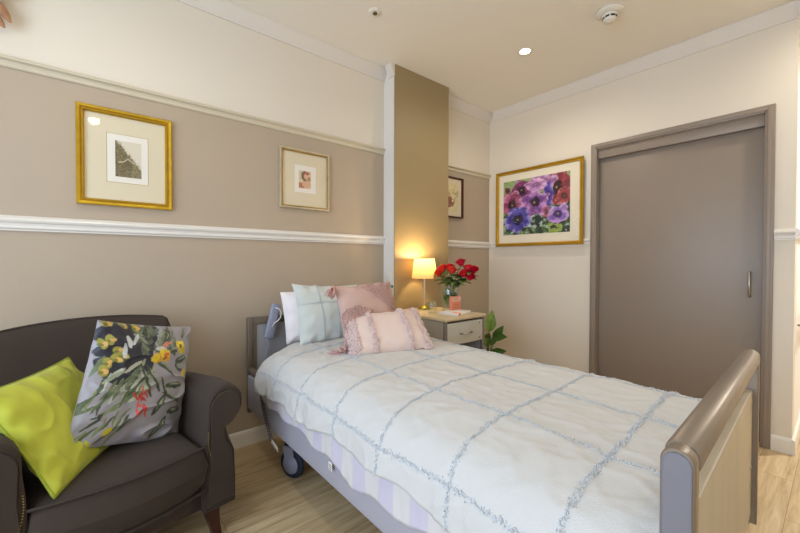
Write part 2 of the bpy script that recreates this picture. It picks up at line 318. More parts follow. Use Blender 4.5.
# ---------------------------------------------------------------- pictures
def sweep_frame(w_, h_, prof, mi=0):    # prof (inset from the outer edge, depth towards viewer = -y)
    b = MB(); rings = []
    for sx, sz in ((-1, -1), (1, -1), (1, 1), (-1, 1), (-1, -1)): rings.append([(sx*(w_/2-i_), -d_, h_/2+sz*(h_/2-i_)) for i_, d_ in prof])
    return b.loft(rings, mi, False, False, True)
def picture(name, label, loc, rz, w_, h_, fw, fmat, prof=None, layers=(), cat='picture', mountm='mount', lip=None):
    t = thing(name, label, cat, loc, rz)
    prof = prof or [(0, .002), (0, .020), (fw*.15, .026), (fw*.45, .024), (fw*.6, .017), (fw*.85, .017), (fw, .011), (fw, .002)]
    sweep_frame(w_, h_, prof).build('frame', M[fmat], t)
    if lip: sweep_frame(w_, h_, [(fw*.62, .0175), (fw*.72, .0205), (fw*.84, .0205), (fw*.95, .0145), (fw*.8, .012)]).build('inner_lip', M[lip], t)
    MB().box(-w_/2+fw*.6, w_/2-fw*.6, -.0060, -.0025, fw*.6, h_-fw*.6).build('mount', M[mountm], t)
    for nm, x0, x1, z0, z1, d_, fn, nu, nv, mt in layers:
        if fn is None: MB().box(x0, x1, -d_, -.0062, z0, z1).build(nm, M[mt], t)
        else:
            b = MB(); b.grid(lambda u, v: (x0+(x1-x0)*u, -d_, z0+(z1-z0)*v), nu, nv, 0, False)
            cols = []
            for i in range(nu+1):
                for j in range(nv+1): cols.append(tuple(fn(i/nu, j/nv))+(1,))
            b.build(nm, M['art'], t, cols=cols)
    MB().add([(-w_/2+fw*.9, -.0105, fw*.9), (w_/2-fw*.9, -.0105, fw*.9), (w_/2-fw*.9, -.0105, h_-fw*.9), (-w_/2+fw*.9, -.0105, h_-fw*.9)], [(0, 1, 2, 3)]).build('glass', M['glass'], t)
    return t
def lin(h): return np.array(hexc(h)[:3])
def fbm(x, y, s=1, o=4):
    v = 0; a = .5; f = s
    for _ in range(o): v += a*noise.noise(Vector((x*f, y*f, f*.37))); a *= .55; f *= 2.1
    return v
def etching(u, v):   # dark wooded slope with a small gable, sky top right
    edge = .98-.78*u + .10*fbm(u, v, 9) + (.12 if False else 0)
    dark = lin('#5E5233'); mid = lin('#8F835F'); sky = lin('#D9D0BC')
    t = max(0, min(1, (edge+.12-v)/.12+fbm(u, v, 22)*1.6))
    g = max(0, min(1, .35+fbm(u, v, 16)*1.7 + (.4 if u > .6 and v < .35 else 0)))
    c = dark*(1-g)+mid*g; r = sky*(1-t)+c*t
    zz = .52-.55*abs(u-.48) if abs(u-.48) < .18 else .42-.1*(abs(u-.48)-.18)
    if abs(v-zz) < .016 and .1 < u < .75: r = lin('#C9BE9E')
    elif zz-.2 < v < zz and abs(u-.48) < .16: r = lin('#6A5C3A')
    return r
def portrait(u, v):
    bg = lin('#D8C6A4')*(1+.3*fbm(u, v, 6)); r = bg
    def el(cx, cy, a, b): return ((u-cx)/a)**2+((v-cy)/b)**2+fbm(u, v, 12)*.8
    if v < .32 and u < .45: r = lin('#B4765C')
    if el(.62, .28, .32, .34) < 1: r = lin('#D6A98A')
    if el(.48, .70, .30, .28) < 1: r = lin('#76604A')
    if el(.60, .72, .16, .2) < 1: r = lin('#D9B095')
    if el(.68, .86, .2, .09) < 1: r = lin('#B4604C')
    if el(.86, .56, .1, .14) < 1: r = lin('#A08258')
    return r*(1+.25*fbm(u, v, 20))
def sketch(u, v):
    r = lin('#DED0A6')*(1+.15*fbm(u, v, 4))
    if u > .7: r = r*.7+lin('#B9BE8C')*.3
    if ((u-.45)/.28)**2+((v-.33)/.17)**2+fbm(u, v, 9)*2 < 1: r = lin('#8A5D3C')*(1+fbm(u, v, 14))
    if abs(v-.62-.12*math.sin(u*7)+fbm(u, v, 7)*.3) < .03: r = lin('#97795A')
    if abs(v-.72+.2*(u-.5)+fbm(u, v, 8)*.3) < .02: r = lin('#B29A72')
    return r
PAN = [  # cx, cy, r, petal light, petal dark, centre, sx, sy
    (.82, .76, .21, '#9E3A48', '#6C2032', '#32101E', 1, 1.15), (.62, .88, .17, '#C79AC0', '#8F5C96', '#5B2F63', 1.2, .8),
    (.92, .60, .12, '#B0504E', '#84303C', '#50182C', .9, 1.1),
    (.30, .80, .16, '#8E3C74', '#5A2252', '#2D1230', 1, 1), (.14, .56, .17, '#B86488', '#7A3058', '#33122B', 1, 1.15), (.52, .86, .13, '#D8A6CF', '#A070A8', '#8A5A94', 1.3, .7),
    (.70, .63, .13, '#5A48B0', '#3C2C86', '#2A1C60', .55, 1.5), (.50, .55, .20, '#C08AC4', '#6F3F90', '#2A1236', 1.05, 1), (.24, .28, .20, '#5E58B8', '#37308A', '#15123E', 1.05, 1),
    (.84, .31, .14, '#BC9AD4', '#7E5CB4', '#43286F', 1.15, .95), (.68, .37, .07, '#C07C98', '#8E4C70', '#5A2848', .8, 1.2), (.07, .83, .05, '#8C3B52', '#5E2638', '#30141E', 1, 1)]
def pansies(u, v):
    n = fbm(u, v, 7); n2 = fbm(u+5, v, 13)
    r = lin('#6E8A5C') if n > .08 else (lin('#3C5A3C') if n > -.1 else lin('#2B3A34'))
    if v > .72: r = lin('#8FA86A') if n > -.05 else lin('#6C8A72')
    if n2 > .2: r = lin('#9DB8A8')
    if v < .35 and n2 < -.05: r = lin('#202C28')
    if .3 < u < .62 and .12 < v < .34 and n > -.02: r = lin('#A9BFC0')
    if .7 < u < .9 and v < .17 and n2 > -.1: r = lin('#8FA650')
    for cx, cy, rad, a, b, c_, sx, sy in PAN:
        wu = u+.030*fbm(u*1.0, v+2, 8, 2); wv = v+.035*fbm(u+7, v, 8, 2)
        x = (wu-cx)/(rad*sx)*.98; y = (wv-cy)/(rad*sy*1.22); d = math.hypot(x, y); th = math.atan2(y, x)
        rim = .96+.07*math.cos(5*th+cx*9)+.45*fbm(u, v, 9)
        if d < rim:
            k = d/rim; k2 = max(0, min(1, k*1.5-.55+n2*1.8+.25*math.sin(3*th+cx*7)))
            r = lin(b)*(1-k2)+lin(a)*k2
            if k < .36+.3*abs(fbm(th, cx, 2)): r = lin(c_)
            if k < .07: r = lin('#A89A50')
            if k > .8 and n2 > .02: r = r*.7+lin('#DCC8E8')*.3
    return r*(1+.6*fbm(u, v, 24, 2))
MX = lambda *a: a
picture('framed_print', 'gold framed print of a wooded slope with wide cream mount, left on the taupe wall', (.001, .154, 1.438), PI/2, .400, .490, .032, 'gold', lip='gold2',
        layers=[('bevel_line', -.083, .093, .122, .372, .0066, None, 0, 0, 'gold2'), ('backing_sheet', -.081, .091, .124, .370, .0072, None, 0, 0, 'paper'), ('print', -.048, .062, .154, .338, .0078, etching, 60, 90, '')])
picture('framed_print', 'silver framed small portrait print with cream mount, right of the gold framed print', (.001, 1.148, 1.516), PI/2, .366, .403, .022, 'silver', lip='gold2',
        layers=[('backing_sheet', -.075, .082, .115, .300, .0068, None, 0, 0, 'paper'), ('print', -.045, .045, .145, .265, .0074, portrait, 44, 56, '')])
picture('framed_drawing', 'dark brown framed drawing partly hidden behind the column', (.001, 2.625, 1.575), PI/2, .345, .385, .016, 'brownframe',
        layers=[('drawing', -.115, .115, .055, .32, .0070, sketch, 60, 70, '')])
picture('framed_painting', 'gold framed painting of purple, blue and red pansies left of the sliding door', (.555, L-.031, 1.308), 0, .872, .742, .032, 'gold2', mountm='mountw', lip='gold',
        layers=[('painting', -.352, .322, .112, .642, .0070, pansies, 190, 150, '')])

# ---------------------------------------------------------------- cushions
def cushion_fn(w_, h_, t_, seed=0, pinch=.06, wr=.006, side=1, sag=0, pw=2.6, wv=0, off=None):
    def f(u, v):
        a = 2*u-1; b = 2*v-1
        ex = 1-pinch*(1-b*b)*abs(a)**2; ez = 1-pinch*(1-a*a)*abs(b)**2       # edges pulled in between the corners
        ez2 = 1-pinch*(1-a*a); ex2 = 1-pinch*(1-b*b)
        x = a*w_/2*(ex2*abs(a)+1-abs(a)); z = b*h_/2*(ez2*abs(b)+1-abs(b))
        th = max(0, (1-abs(a)**pw))*max(0, (1-abs(b)**pw)); th = th**.55
        n = fbm(x+seed, z-seed, 6, 3)*wr*3*min(1, th*3)
        # radiating seam wrinkles
        edge = min(1-abs(a), 1-abs(b)); n += wr*1.2*math.sin((x*70 if 1-abs(b) < 1-abs(a) else z*70)+seed)*max(0, 1-edge*3.2)*min(1, edge*14)
        if wv: n += wv*max(0, 1-abs(noise.noise(Vector((x*7+z*5+seed, z*13-x*4, seed*1.3))))*3.2)**2*min(1, th*2)*(.35+.65*max(0, -b*.7+.3))
        y = -side*(t_/2*th + n*(1 if side > 0 else .5)) + sag*b*b
        if off:
            for (ox, oz), wt in zip(off, ((1-u)*v, u*v, u*(1-v), (1-u)*(1-v))): x += ox*wt; z += oz*wt
        return (x, y, z)
    return f
def cushion(name, label, c, X, Nn, w_, h_, t_, mt, seed=0, n=40, pipe=None, cat='cushion', art=None, **kw):
    t = thing(name, label, cat)
    f1 = cushion_fn(w_, h_, t_, seed, side=1, **kw); f2 = cushion_fn(w_, h_, t_, seed, side=-1, **kw)
    b = MB(); b.grid(f1, n, n, 0); b.grid(lambda u, v: f2(1-u, v), max(16, n//3), max(16, n//3), 0)
    cols = None
    if art:
        cols = [tuple(art(i/n, j/n))+(1,) for i in range(n+1) for j in range(n+1)]; cols += [tuple(lin('#8E8A90'))+(1,)]*(len(b.v)-len(cols))
    b.build('cushion_cover', M[mt], t, cols=cols)
    if pipe:
        pts = []
        for k in range(160):
            q = k/40; s_, r_ = int(q), q % 1
            u, v = [(r_, 0), (1, r_), (1-r_, 1), (0, 1-r_)][s_]; pts.append(f1(u, v))
        MB().tube(pts, .0045, 6, closed=True).build('piping', M[pipe], t)
    pose(t, c, X, Nn); return t, f1
def tufts(fn_pts, size, mt, parent, name, per=1, seed=1, thick=.35):
    # small yarn loops standing on the surface: fn_pts is a list of (point, normal)
    rnd = random.Random(seed); b = MB()
    for p, n in fn_pts:
        p = Vector(p); n = Vector(n).normalized()
        for _ in range(per):
            d = (n*.8+Vector((rnd.uniform(-1, 1), rnd.uniform(-1, 1), rnd.uniform(-1, 1)))*.8).normalized()
            s_ = size*rnd.uniform(.6, 1.3); a = d.orthogonal().normalized()*s_*thick; c_ = d.cross(a)
            o = p+Vector((rnd.uniform(-1, 1), rnd.uniform(-1, 1), rnd.uniform(-1, 1)))*size*.35
            m1 = o+d*s_*.55; tip = o+d*s_+a*.6
            vs = [o+a*.6, o-a*.3+c_*.5, o-a*.3-c_*.5, m1+a, m1-a*.5+c_*.87, m1-a*.5-c_*.87, tip]
            b.add([tuple(q) for q in vs], [(0, 1, 4, 3), (1, 2, 5, 4), (2, 0, 3, 5), (3, 4, 6), (4, 5, 6), (5, 3, 6)], 0, True)
    return b.build(name, mt, parent)
def surf(f, u, v):
    p = Vector(f(u, v)); e = .01; du = Vector(f(min(1, u+e), v))-Vector(f(max(0, u-e), v)); dv = Vector(f(u, min(1, v+e)))-Vector(f(u, max(0, v-e)))
    n = du.cross(dv)
    if n.length < 1e-9: n = Vector((0, -1, 0))
    n.normalize()
    if n.y > 0: n = -n
    return p, n
def tassel(b, p, d, ln, r, rnd):
    p = Vector(p); d = Vector(d).normalized(); b.sphere(tuple(p+d*.012), .013, 8)
    for k in range(46):
        q = Vector((rnd.uniform(-1, 1), rnd.uniform(-1, 1), rnd.uniform(-1, 1))); q -= d*q.dot(d)
        b.tube([p+d*.012, p+d*ln*.5+q*r*.8, p+d*ln*rnd.uniform(.8, 1.05)+q*r], [.0035, .0035, .002], 4)

# floral art in cushion uv
def FP(x, y): v = (y-46)/405; xl = 130-75*v; xr = 437-47*v; return ((x-xl)/(xr-xl), 1-v)
FL = []
def leaf(x, y, a, b, ang, c): u, v = FP(x, y); FL.append((u, v, a, b, math.radians(ang), lin(c), 0))
rr = random.Random(4)
for x, y in ((150, 80), (170, 105), (215, 120), (165, 125), (235, 135), (205, 170), (225, 190), (150, 225), (180, 225), (250, 110), (190, 105), (165, 85), (200, 75), (150, 140), (200, 130), (225, 150), (175, 180), (140, 205), (190, 205), (235, 90), (265, 75)): leaf(x, y, .12, .07, rr.uniform(0, 180), '#1E1D2B')
for k in range(44): leaf(rr.uniform(225, 345), rr.uniform(65, 150), .05, .018, rr.uniform(0, 180), rr.choice(['#4C5640', '#6C775E', '#39402F', '#868C76', '#525C50']))
for k in range(34): leaf(rr.uniform(110, 250), rr.uniform(190, 300), .09, .016, rr.uniform(30, 75), rr.choice(['#5E6B4C', '#8B947A', '#3F4A38', '#A8AC9A']))
for k in range(24): leaf(rr.uniform(80, 190), rr.uniform(300, 430), .08, .011, rr.uniform(20, 80), rr.choice(['#515C3C', '#6E7A50', '#3A4030']))
for x, y, a, b, g in ((338, 265, .11, .025, 5), (285, 330, .10, .03, 60), (345, 350, .09, .028, 10), (330, 305, .12, .02, -20), (293, 408, .11, .028, 60), (300, 205, .13, .022, -30), (262, 240, .15, .02, -50), (300, 270, .1, .014, -55), (368, 175, .08, .03, 20), (355, 205, .06, .025, -30), (240, 250, .16, .016, -60), (320, 95, .08, .02, 50), (390, 75, .06, .016, 60)):
    leaf(x, y, a, b, g, '#38432F'); leaf(x+3, y-4, a*.6, b*.35, g, '#8C9478')
for x, y in ((150, 55), (190, 58), (225, 60), (148, 112), (130, 125), (165, 150), (150, 175), (135, 190), (160, 178), (175, 165), (125, 215)):
    leaf(x, y, .05, .028, rr.uniform(0, 180), '#8E8A3A'); leaf(x+4, y+2, .028, .016, rr.uniform(0, 180), '#C9A05A'); leaf(x-5, y+5, .02, .014, 0, '#6C6A28')
for x, y in ((195, 118), (180, 150), (290, 140), (215, 108)): leaf(x, y, .06, .02, rr.uniform(0, 180), '#B8BCBC')
for k in range(7): leaf(290+rr.uniform(-22, 22), 168+rr.uniform(-10, 12), .05, .032, rr.uniform(0, 180), rr.choice(['#D6B81C', '#E2C628', '#C0921C']))
leaf(305, 160, .035, .02, 20, '#C8622A'); leaf(300, 172, .025, .012, 20, '#8A4A1C')
for k in range(8): leaf(369+rr.uniform(-13, 13), 125+rr.uniform(-18, 18), .035, .028, rr.uniform(0, 180), rr.choice(['#D8C01E', '#E6D02E', '#BFA418']))
leaf(369, 125, .02, .02, 0, '#5E5A1A'); leaf(382, 222, .045, .03, 40, '#D2B21E'); leaf(140, 405, .03, .03, 30, '#C4B42C'); leaf(105, 440, .05, .012, -50, '#B8B830')
for k in range(16): leaf(222+rr.uniform(-22, 20), 318+rr.uniform(-38, 38), .042, .009, rr.uniform(20, 160), rr.choice(['#C03A2E', '#D44E40', '#B02C28']))
for k in range(5): leaf(315+rr.uniform(-18, 18), 124+rr.uniform(-8, 8), .035, .01, rr.uniform(10, 70), '#CC8068')
def floral(u, v):
    r = lin('#918D92')*(1+.15*fbm(u, v, 5))
    wu = u+.018*fbm(u, v, 9); wv = v+.018*fbm(u+3, v, 9)
    for cu, cv, a, b, an, c, _ in FL:
        dx = wu-cu; dy = wv-cv
        if abs(dx) > .17 or abs(dy) > .17: continue
        x = dx*math.cos(an)+dy*math.sin(an); y = -dx*math.sin(an)+dy*math.cos(an)
        if (x/a)**2+(y/b)**2 < 1: r = c*(1+.5*fbm(u, v, 18))
    return r

# ---------------------------------------------------------------- armchair
ch = thing('armchair', 'dark brown velvet armchair with rolled arms against the taupe wall', 'armchair', (.125, -.02, 0), math.radians(10))
fb = MB().box(.06, .665, -.335, .335, .135, .238, 0, .02); fb.build('base', M['chair'], ch)
# back: arched, slightly curved slab
def back_side(s_):
    def f(u, v):
        y = (2*u-1)*.335; a = abs(2*u-1)
        top = .900-.03*a**2-.16*max(0, (a-.86)/.14)**2.2
        z = .20+(top-.20)*v; lean = -.10*(v**1.0)
        thick = .085*(1-.35*v)*(max(0, 1-a**7))**.4*(max(0, 1-v**9))**.5 if v < 1 else 0
        wing = .05*a**3
        bul = .012*math.cos(a*PI/2)*math.sin(v*PI)
        x = .19+lean+wing+(s_*(thick+bul*(s_ > 0)))
        return (x, y, z)
    return f
b = MB(); b.grid(back_side(1), 36, 30); b.grid(lambda u, v: back_side(-1)(1-u, v), 36, 30); b.build('backrest', M['chair'], ch)
bf = back_side(0); MB().tube([bf(k/40, 1) for k in range(41)], .005, 6).build('back_piping', M['piping'], ch)
# seat cushion
def seat_top(u, v, top=True):
    y = (2*v-1); x = .17+u*.55
    bow = .055*(1-y*y)*u**2
    hw = .245+(.0 if u < .8 else .015*((u-.8)/.2))
    r_ = (max(0, 1-abs(y)**10))**.25*(max(0, 1-max(0, (u-.0))**16))**.3
    zt = .435+.018*(1-y*y)*(1-(2*u-1)**2)-.012*(1-u)
    zb = .235; zm = (zt+zb)/2
    z = zm+(zt-zm)*r_*(1 if top else -1)
    return (x+bow, y*hw, z)
b = MB(); b.grid(lambda u, v: seat_top(u, v), 44, 40); b.grid(lambda u, v: seat_top(u, 1-v, False), 44, 40)
b.build('seat_cushion', M['chair'], ch)
def seat_edge(z):
    pts = []
    for k in range(41):
        y = -1+2*k/40; p = seat_top(.985, (y+1)/2*.98+.01); pts.append((p[0]-.002, p[1], z-.004*abs(y)**3)); 
    return pts
MB().tube(seat_edge(.424), .005, 6).tube(seat_edge(.248), .005, 6).build('seat_piping', M['piping'], ch)
def arm_profile(sc=1.0, dz=0, inset=0, top_only=False):
    pts = [(.372, .14), (.374, .25), (.372, .36), (.352, .42), (.338, .465), (.335, .498)]
    cy, cz, r = .335+.0, .572, .074*sc
    for k in range(15):
        a = math.radians(-70+k*(250/14)); pts.append((cy+r*math.cos(a)*.98, cz+r*math.sin(a)))
    pts += [(.262, .53), (.255, .46), (.25, .36), (.25, .14)]
    out = []
    cyy = .31; czz = .42
    for y, z in pts:
        if z > .40: z = z-dz*min(1, (z-.40)/.1)
        if inset:
            d = Vector((y-cyy, z-czz)); l = d.length; 
            y, z = y-(d.x/l)*inset, z-(d.y/l)*inset
        out.append((y, z))
    return out
for s_ in (1, -1):
    b = MB(); xs = [.07, .12, .25, .40, .55, .66, .690, .703, .708]
    rings = []
    for x in xs:
        ins = {.703: .004, .708: .012}.get(x, 0); dz_ = .045*max(0, (.55-x)/.45)
        rings.append([(x, s_*y, z) for y, z in arm_profile(1-.12*max(0, (.55-x)/.45), dz_, ins)])
    if s_ < 0: rings = [r[::-1] for r in rings]
    arm = b.loft(rings).build('armrest', M['chair'], ch)
    pr = arm_profile(1, 0, .017); pr = [(x_, s_*y_, z_) for x_, (y_, z_) in zip([.7075]*len(pr), pr)]
    MB().tube(pr, .0025, 6, closed=True).build('arm_piping', M['piping'], arm)
    # inner flap of the scroll: raised front facing
    pin = arm_profile(1, 0, .024); ring = [(.7085, s_*y_, z_) for y_, z_ in pin]; ring2 = [(.714, s_*(y_+(.31-y_)*.06), z_+(.42-z_)*.03) for y_, z_ in pin]
    rg = [ring, ring2] if s_ > 0 else [ring[::-1], ring2[::-1]]
    MB().loft(rg).build('front_panel', M['chair'], arm)
    nb = MB()
    for k in range(14): nb.sphere((.7125, s_*(.262-.006*math.sin(k/13*PI)+ (0.012*k/13)), .47-k*.0085), .0022, 6)
    nb.build('nailheads', M['brass'], arm)
for x, y in ((.63, .30), (.63, -.30), (.12, .30), (.12, -.30)):
    b = MB(); s_ = 1 if y > 0 else -1; k_ = 1 if x > .4 else -1
    rings = [[(x+k_*sh+c0*w_, y+s_*sh*.5+c1*w_, z) for c0, c1 in ((-1, -1), (1, -1), (1, 1), (-1, 1))] for z, w_, sh in ((0.0, .015, .028), (.03, .017, .022), (.08, .022, .008), (.137, .028, 0))]
    b.loft(rings, 0, False).build('leg', M['chairleg'], ch)

cushion('throw_cushion', 'lime green square cushion leaning on the left arm of the armchair', (.635, -.078, .600), (.239, .469, -.85), (.437, .73, .526), .385, .405, .12, 'lime', seed=2, pipe='limepipe', wr=.006, n=90, wv=.007)
cushion('throw_cushion', 'grey satin cushion printed with yellow and red flowers on the armchair', (.588, .158, .672), (-.455, .847, -.274), (.843, .509, .174), .425, .490, .13, 'floral', seed=5, n=200, art=floral, wr=.006, wv=.016, pinch=.035, off=((.012, -.022), (-.01, 0), (-.02, .0), (-.022, .022)))

# ---------------------------------------------------------------- bed
bed = thing('adjustable_bed', 'adjustable care bed with bronze rail footboard and ash side board tinted by cool daylight', 'bed', (0, 0, 0))
Y0, Y1 = .70, 1.70
# footboard
fx = 2.2425
def dpost(y0, y1, z0, z1, hw=.0225):     # flattened post, rounded top, running in y
    prof = [(-hw, z0), (-hw, z1-.02)]
    for k in range(1, 10): a = PI-k*PI/9.999; prof.append((hw*math.cos(a), z1-.02+.02*math.sin(a)))
    prof += [(hw, z1-.02), (hw, z0)]
    return [[(fx+i_*(x), y, z if z < z1-.02 else z) for x, z in prof] for y, i_ in ((y0, .88), (y0+.003, 1), (y1-.003, 1), (y1, .88))]
fbrd = dict()
fo = MB(); fo.box(fx-.009, fx+.009, Y0+.035, Y1-.035, .33, .742, 0, .003); fo_o = fo.build('footboard_panel', M['bedwood'], bed)
sc = MB()
for z in (.50, .44): MB().lathe([(.001, 0), (.007, 0), (.006, .002), (.001, .003)], n=12, T=Matrix.Translation((fx+.0095, Y1-.075, z)) @ Matrix.Rotation(PI/2, 4, 'Y')).build('screw', M['steel'], fo_o)
for y0, y1 in ((Y0, Y0+.034), (Y1-.034, Y1)):
    MB().loft(dpost(y0, y1, .30, .868), 0, True).build('footboard_post', M['bedmetal'], bed)
ec = dpost(Y0-.003, Y0-.0002, .305, .863, .0195); MB().loft(ec, 0, True).build('end_cap', M['bedcap'], bed)
# top rail: D profile
prof = []
for k in range(20):
    a = 2*PI*k/20; cx_, sz_ = math.cos(a), math.sin(a); prof.append((.0245*math.copysign(abs(cx_)**.7, cx_), .843+.026*math.copysign(abs(sz_)**.75, sz_)))
rings = [[(fx+x*q, y, .843+(z-.843)*q) for x, z in prof] for y, q in ((Y0+.0345, .93), (Y0+.0375, 1), (Y1-.0375, 1), (Y1-.0345, .93))]
MB().loft(rings).build('footboard_rail', M['bedmetal'], bed)
for ob in list(bed.children): ob.matrix_local = Matrix.Translation((fx, Y0, 0)) @ Matrix.Rotation(math.radians(1.9), 4, 'Z') @ Matrix.Translation((-fx, -Y0, 0))
# headboard
hb = MB(); hx0, hx1 = .10, .135
hb.box(hx0, hx1, .722, .752, .25, .818, 0, .004); hb.box(hx0, hx1, 1.69, 1.72, .25, .818, 0, .004); hb.box(hx0, hx1, .7525, 1.6895, .775, .818, 0, .004); hb.box(hx0+.004, hx1-.004, .7525, .775, .28, .7745)
hb.build('headboard_frame', M['headframe'], bed)
MB().box(hx0+.012, hx1-.008, .7755, 1.689, .35, .7745).build('headboard_panel', M['head'], bed)
# side boards and chassis
MB().box(.142, 2.215, .716, .738, .285, .482, 0, .006).build('side_board', M['bedside'], bed)
MB().box(.142, 2.215, 1.672, 1.694, .285, .482, 0, .006).build('side_board', M['bedside'], bed)
MB().tube([(.142, .738, .507), (.34, .738, .507)], .019, 16).build('mattress_retainer', M['bedmetal'], bed)
cs = MB(); cs.box(.2, 2.15, .80, .84, .33, .38); cs.box(.2, 2.15, 1.57, 1.61, .33, .38)
for x in (.25, .8, 1.4, 2.05): cs.box(x, x+.04, .8405, 1.5695, .33, .38)
for x in (.58, 1.75): cs.box(x-.03, x+.03, .80, 1.60, .19, .24); cs.box(x-.02, x+.02, .85, .89, .2405, .3295); cs.box(x-.02, x+.02, 1.52, 1.56, .2405, .3295)
cs.build('chassis', M['darkmetal'], bed)
MB().box(.34, 2.205, .760, 1.665, .49, .655, 0, .05).build('mattress', M['pillow'], bed)
def caster(x, y, rz):
    c_ = thing('caster', None, None, (x, y, 0), rz); c_.parent = bed
    for k in ('label', 'category'):
        if k in c_: del c_[k]
    w_ = MB()
    R90 = Matrix.Translation((.03, 0, .0755)) @ Matrix.Rotation(PI/2, 4, 'X')
    w_.lathe([(.045, -.012), (.066, -.014), (.0745, -.008), (.0745, .008), (.066, .014), (.045, .012)], n=32, T=R90, cap=False); w_.build('wheel', M['tyre'], c_)
    b_ = MB()
    for s__ in (-1, 1): b_.lathe([(.001, .0145*s__), (.05, .0145*s__), (.048, .021*s__), (.001, .024*s__)], n=28, T=R90); b_.loft([[(.03-.035, s__*.019+q, .08), (.03+.028, s__*.019+q, .08), (.03+.018, s__*.019+q, .16), (.03-.045, s__*.019+q, .16)] for q in (-.003, .004)], 0, False)
    b_.box(-.02, .05, -.023, .023, .155, .172, 0, .004); b_.build('housing', M['caster'], c_)
    MB().lathe([(.02, .1725), (.02, .189)], n=16).build('caster_stem', M['darkmetal'], c_)
    return c_
caster(.495, .815, math.radians(25)); caster(1.78, .835, .2); caster(.56, 1.56, .5); caster(1.78, 1.56, .5)

# coverlet
P0 = [(.694, .40), (.695, .50), (.700, .56), (.718, .615), (.755, .655), (.82, .680), (.95, .693), (1.2, .698), (1.5, .694), (1.63, .684), (1.695, .655), (1.722, .60), (1.728, .50), (1.73, .42)]
pts = P0
for _ in range(3):
    q = [pts[0]]
    for a, b_ in zip(pts[:-1], pts[1:]): q += [(a[0]*.75+b_[0]*.25, a[1]*.75+b_[1]*.25), (a[0]*.25+b_[0]*.75, a[1]*.25+b_[1]*.75)]
    pts = q+[pts[-1]]
pa = np.array(pts); seg = np.hypot(*np.diff(pa, axis=0).T); arc = np.concatenate([[0], np.cumsum(seg)]); ATOT = arc[-1]
def prof_at(s): return float(np.interp(s, arc, pa[:, 0])), float(np.interp(s, arc, pa[:, 1]))
def s_of_y(y): i = np.argmax(pa[:, 1] > .66); return float(np.interp(y, pa[i:-20, 0], arc[i:-20]))
XA, XB = .30, 2.205
def cov(x, s):
    y, z = prof_at(s)
    drop = max(0, min(1, (.66-z)/.2)); near = y < 1.2
    fold = .010*math.sin(x*9+1)+.008*math.sin(x*21+2)+.012*nz(x*4, s*3)
    if near: y -= drop*(abs(fold)*1.1+.004)
    else: y += drop*abs(fold)*.3
    top = 1-drop
    z += top*(.008*nz(x*2.2, y*2.2, 3)+.004*nz(x*9, y*7, 1)+.0025*nz(x*22+y*9, y*16, 5))
    rr_ = 1-abs(nz(x*7-y*3, s*11+x*2, 12))*2.2; rr2 = 1-abs(nz(x*5+4, s*15-x*6, 30))*2.4
    crease = .004*max(0, rr_)**4+.003*max(0, rr2)**4
    z += top*crease; y -= drop*crease*1.6 if near else 0
    # gathered around the pillows
    g = max(0, 1-(x-.25)/.35)
    z += top*g*.010*nz(x*12, y*9, 8)+ (-.020*top*g)
    y -= (1-top)*g*.01 if near else 0
    return (x, y, z)
def hem(x): return .090+.012*math.sin(x*5.3+.6)+.008*math.sin(x*13)+.012*max(0, (.9-x)/.5)*-1.6
def x_start(s): return float(np.interp(s, [0, .08, .16, .22, .28, .34, .47, .7], [.46, .42, .385, .39, .40, .39, .35, .31]))
nu, nv = 230, 150
b = MB()
def cf(u, v):
    s_a = hem(XA+(XB-XA)*u); s = s_a+(ATOT-s_a)*v; xs = x_start(s); x = xs+(XB-xs)*u
    return cov(x, s)
b.grid(lambda u, v: cf(u, v), nu, nv)
cvr = b.build('coverlet', M['cover'], None)
md = cvr.modifiers.new('thickness', 'SOLIDIFY'); md.thickness = .006; md.offset = -1
tag(cvr, 'off-white coverlet with a tufted grid pattern spread over the bed', 'bedspread')
sy = [s_of_y(1.575), s_of_y(1.265), s_of_y(.965)]; sy.append(sy[-1]-.305)
tp = []
rnd = random.Random(3)
def covn(x, s):
    p = Vector(cov(x, s)); du = Vector(cov(x+.004, s))-p; dv = Vector(cov(x, s+.004))-p; n = du.cross(dv); n.normalize()
    return p, n
for s in sy:
    x = .42
    while x < XB-.005:
        ss = s+.004*math.sin(x*8)+rnd.gauss(0, .0036); tp.append(covn(x+rnd.uniform(-.003, .003), ss)); x += .0012
for x0 in (.60, .87, 1.16, 1.45, 1.74, 2.03):
    s = hem(x0)
    while s < ATOT-.02:
        xx = x0+.032*(1-s/.85)+.006*math.sin(s*7+x0*5)+rnd.gauss(0, .0042); tp.append(covn(xx, s)); s += .0011
tufts([(p+n*.0005, n) for p, n in tp], .0058, M['tuft'], cvr, 'tufted_grid', seed=9, thick=.3)

# striped blanket hanging under the coverlet
def vf(u, v):
    x = .42+(2.20-.42)*u; zt = .56; zb = .388+.018*math.sin(x*8.5)+.012*math.sin(x*23)+.02*nz(x*3)
    if x < .95: zb += .055*((.95-x)/.5)
    z = zt+(zb-zt)*v
    y = .706-.006*abs(math.sin(x*20))*v-.003*nz(x*30, z*10)
    return (x, y, z)
bk = MB(); bk.grid(vf, 260, 16); bl = bk.build('striped_blanket', M['stripe']); md = bl.modifiers.new('thickness', 'SOLIDIFY'); md.thickness = .003; md.offset = 0
tag(bl, 'lilac and cream striped blanket hanging below the coverlet hem', 'blanket')
lb = MB().box(1.145, 1.170, .6985, .6995, .362, .392).build('care_label', M['book'], bl); lb['label'] = 'small white care label'
lk_ = MB(); 
for k in range(3): lk_.box(1.149, 1.166, .6979, .6984, .366+k*.008, .369+k*.008)
lk_.build('care_label_print', M['black'], lb)

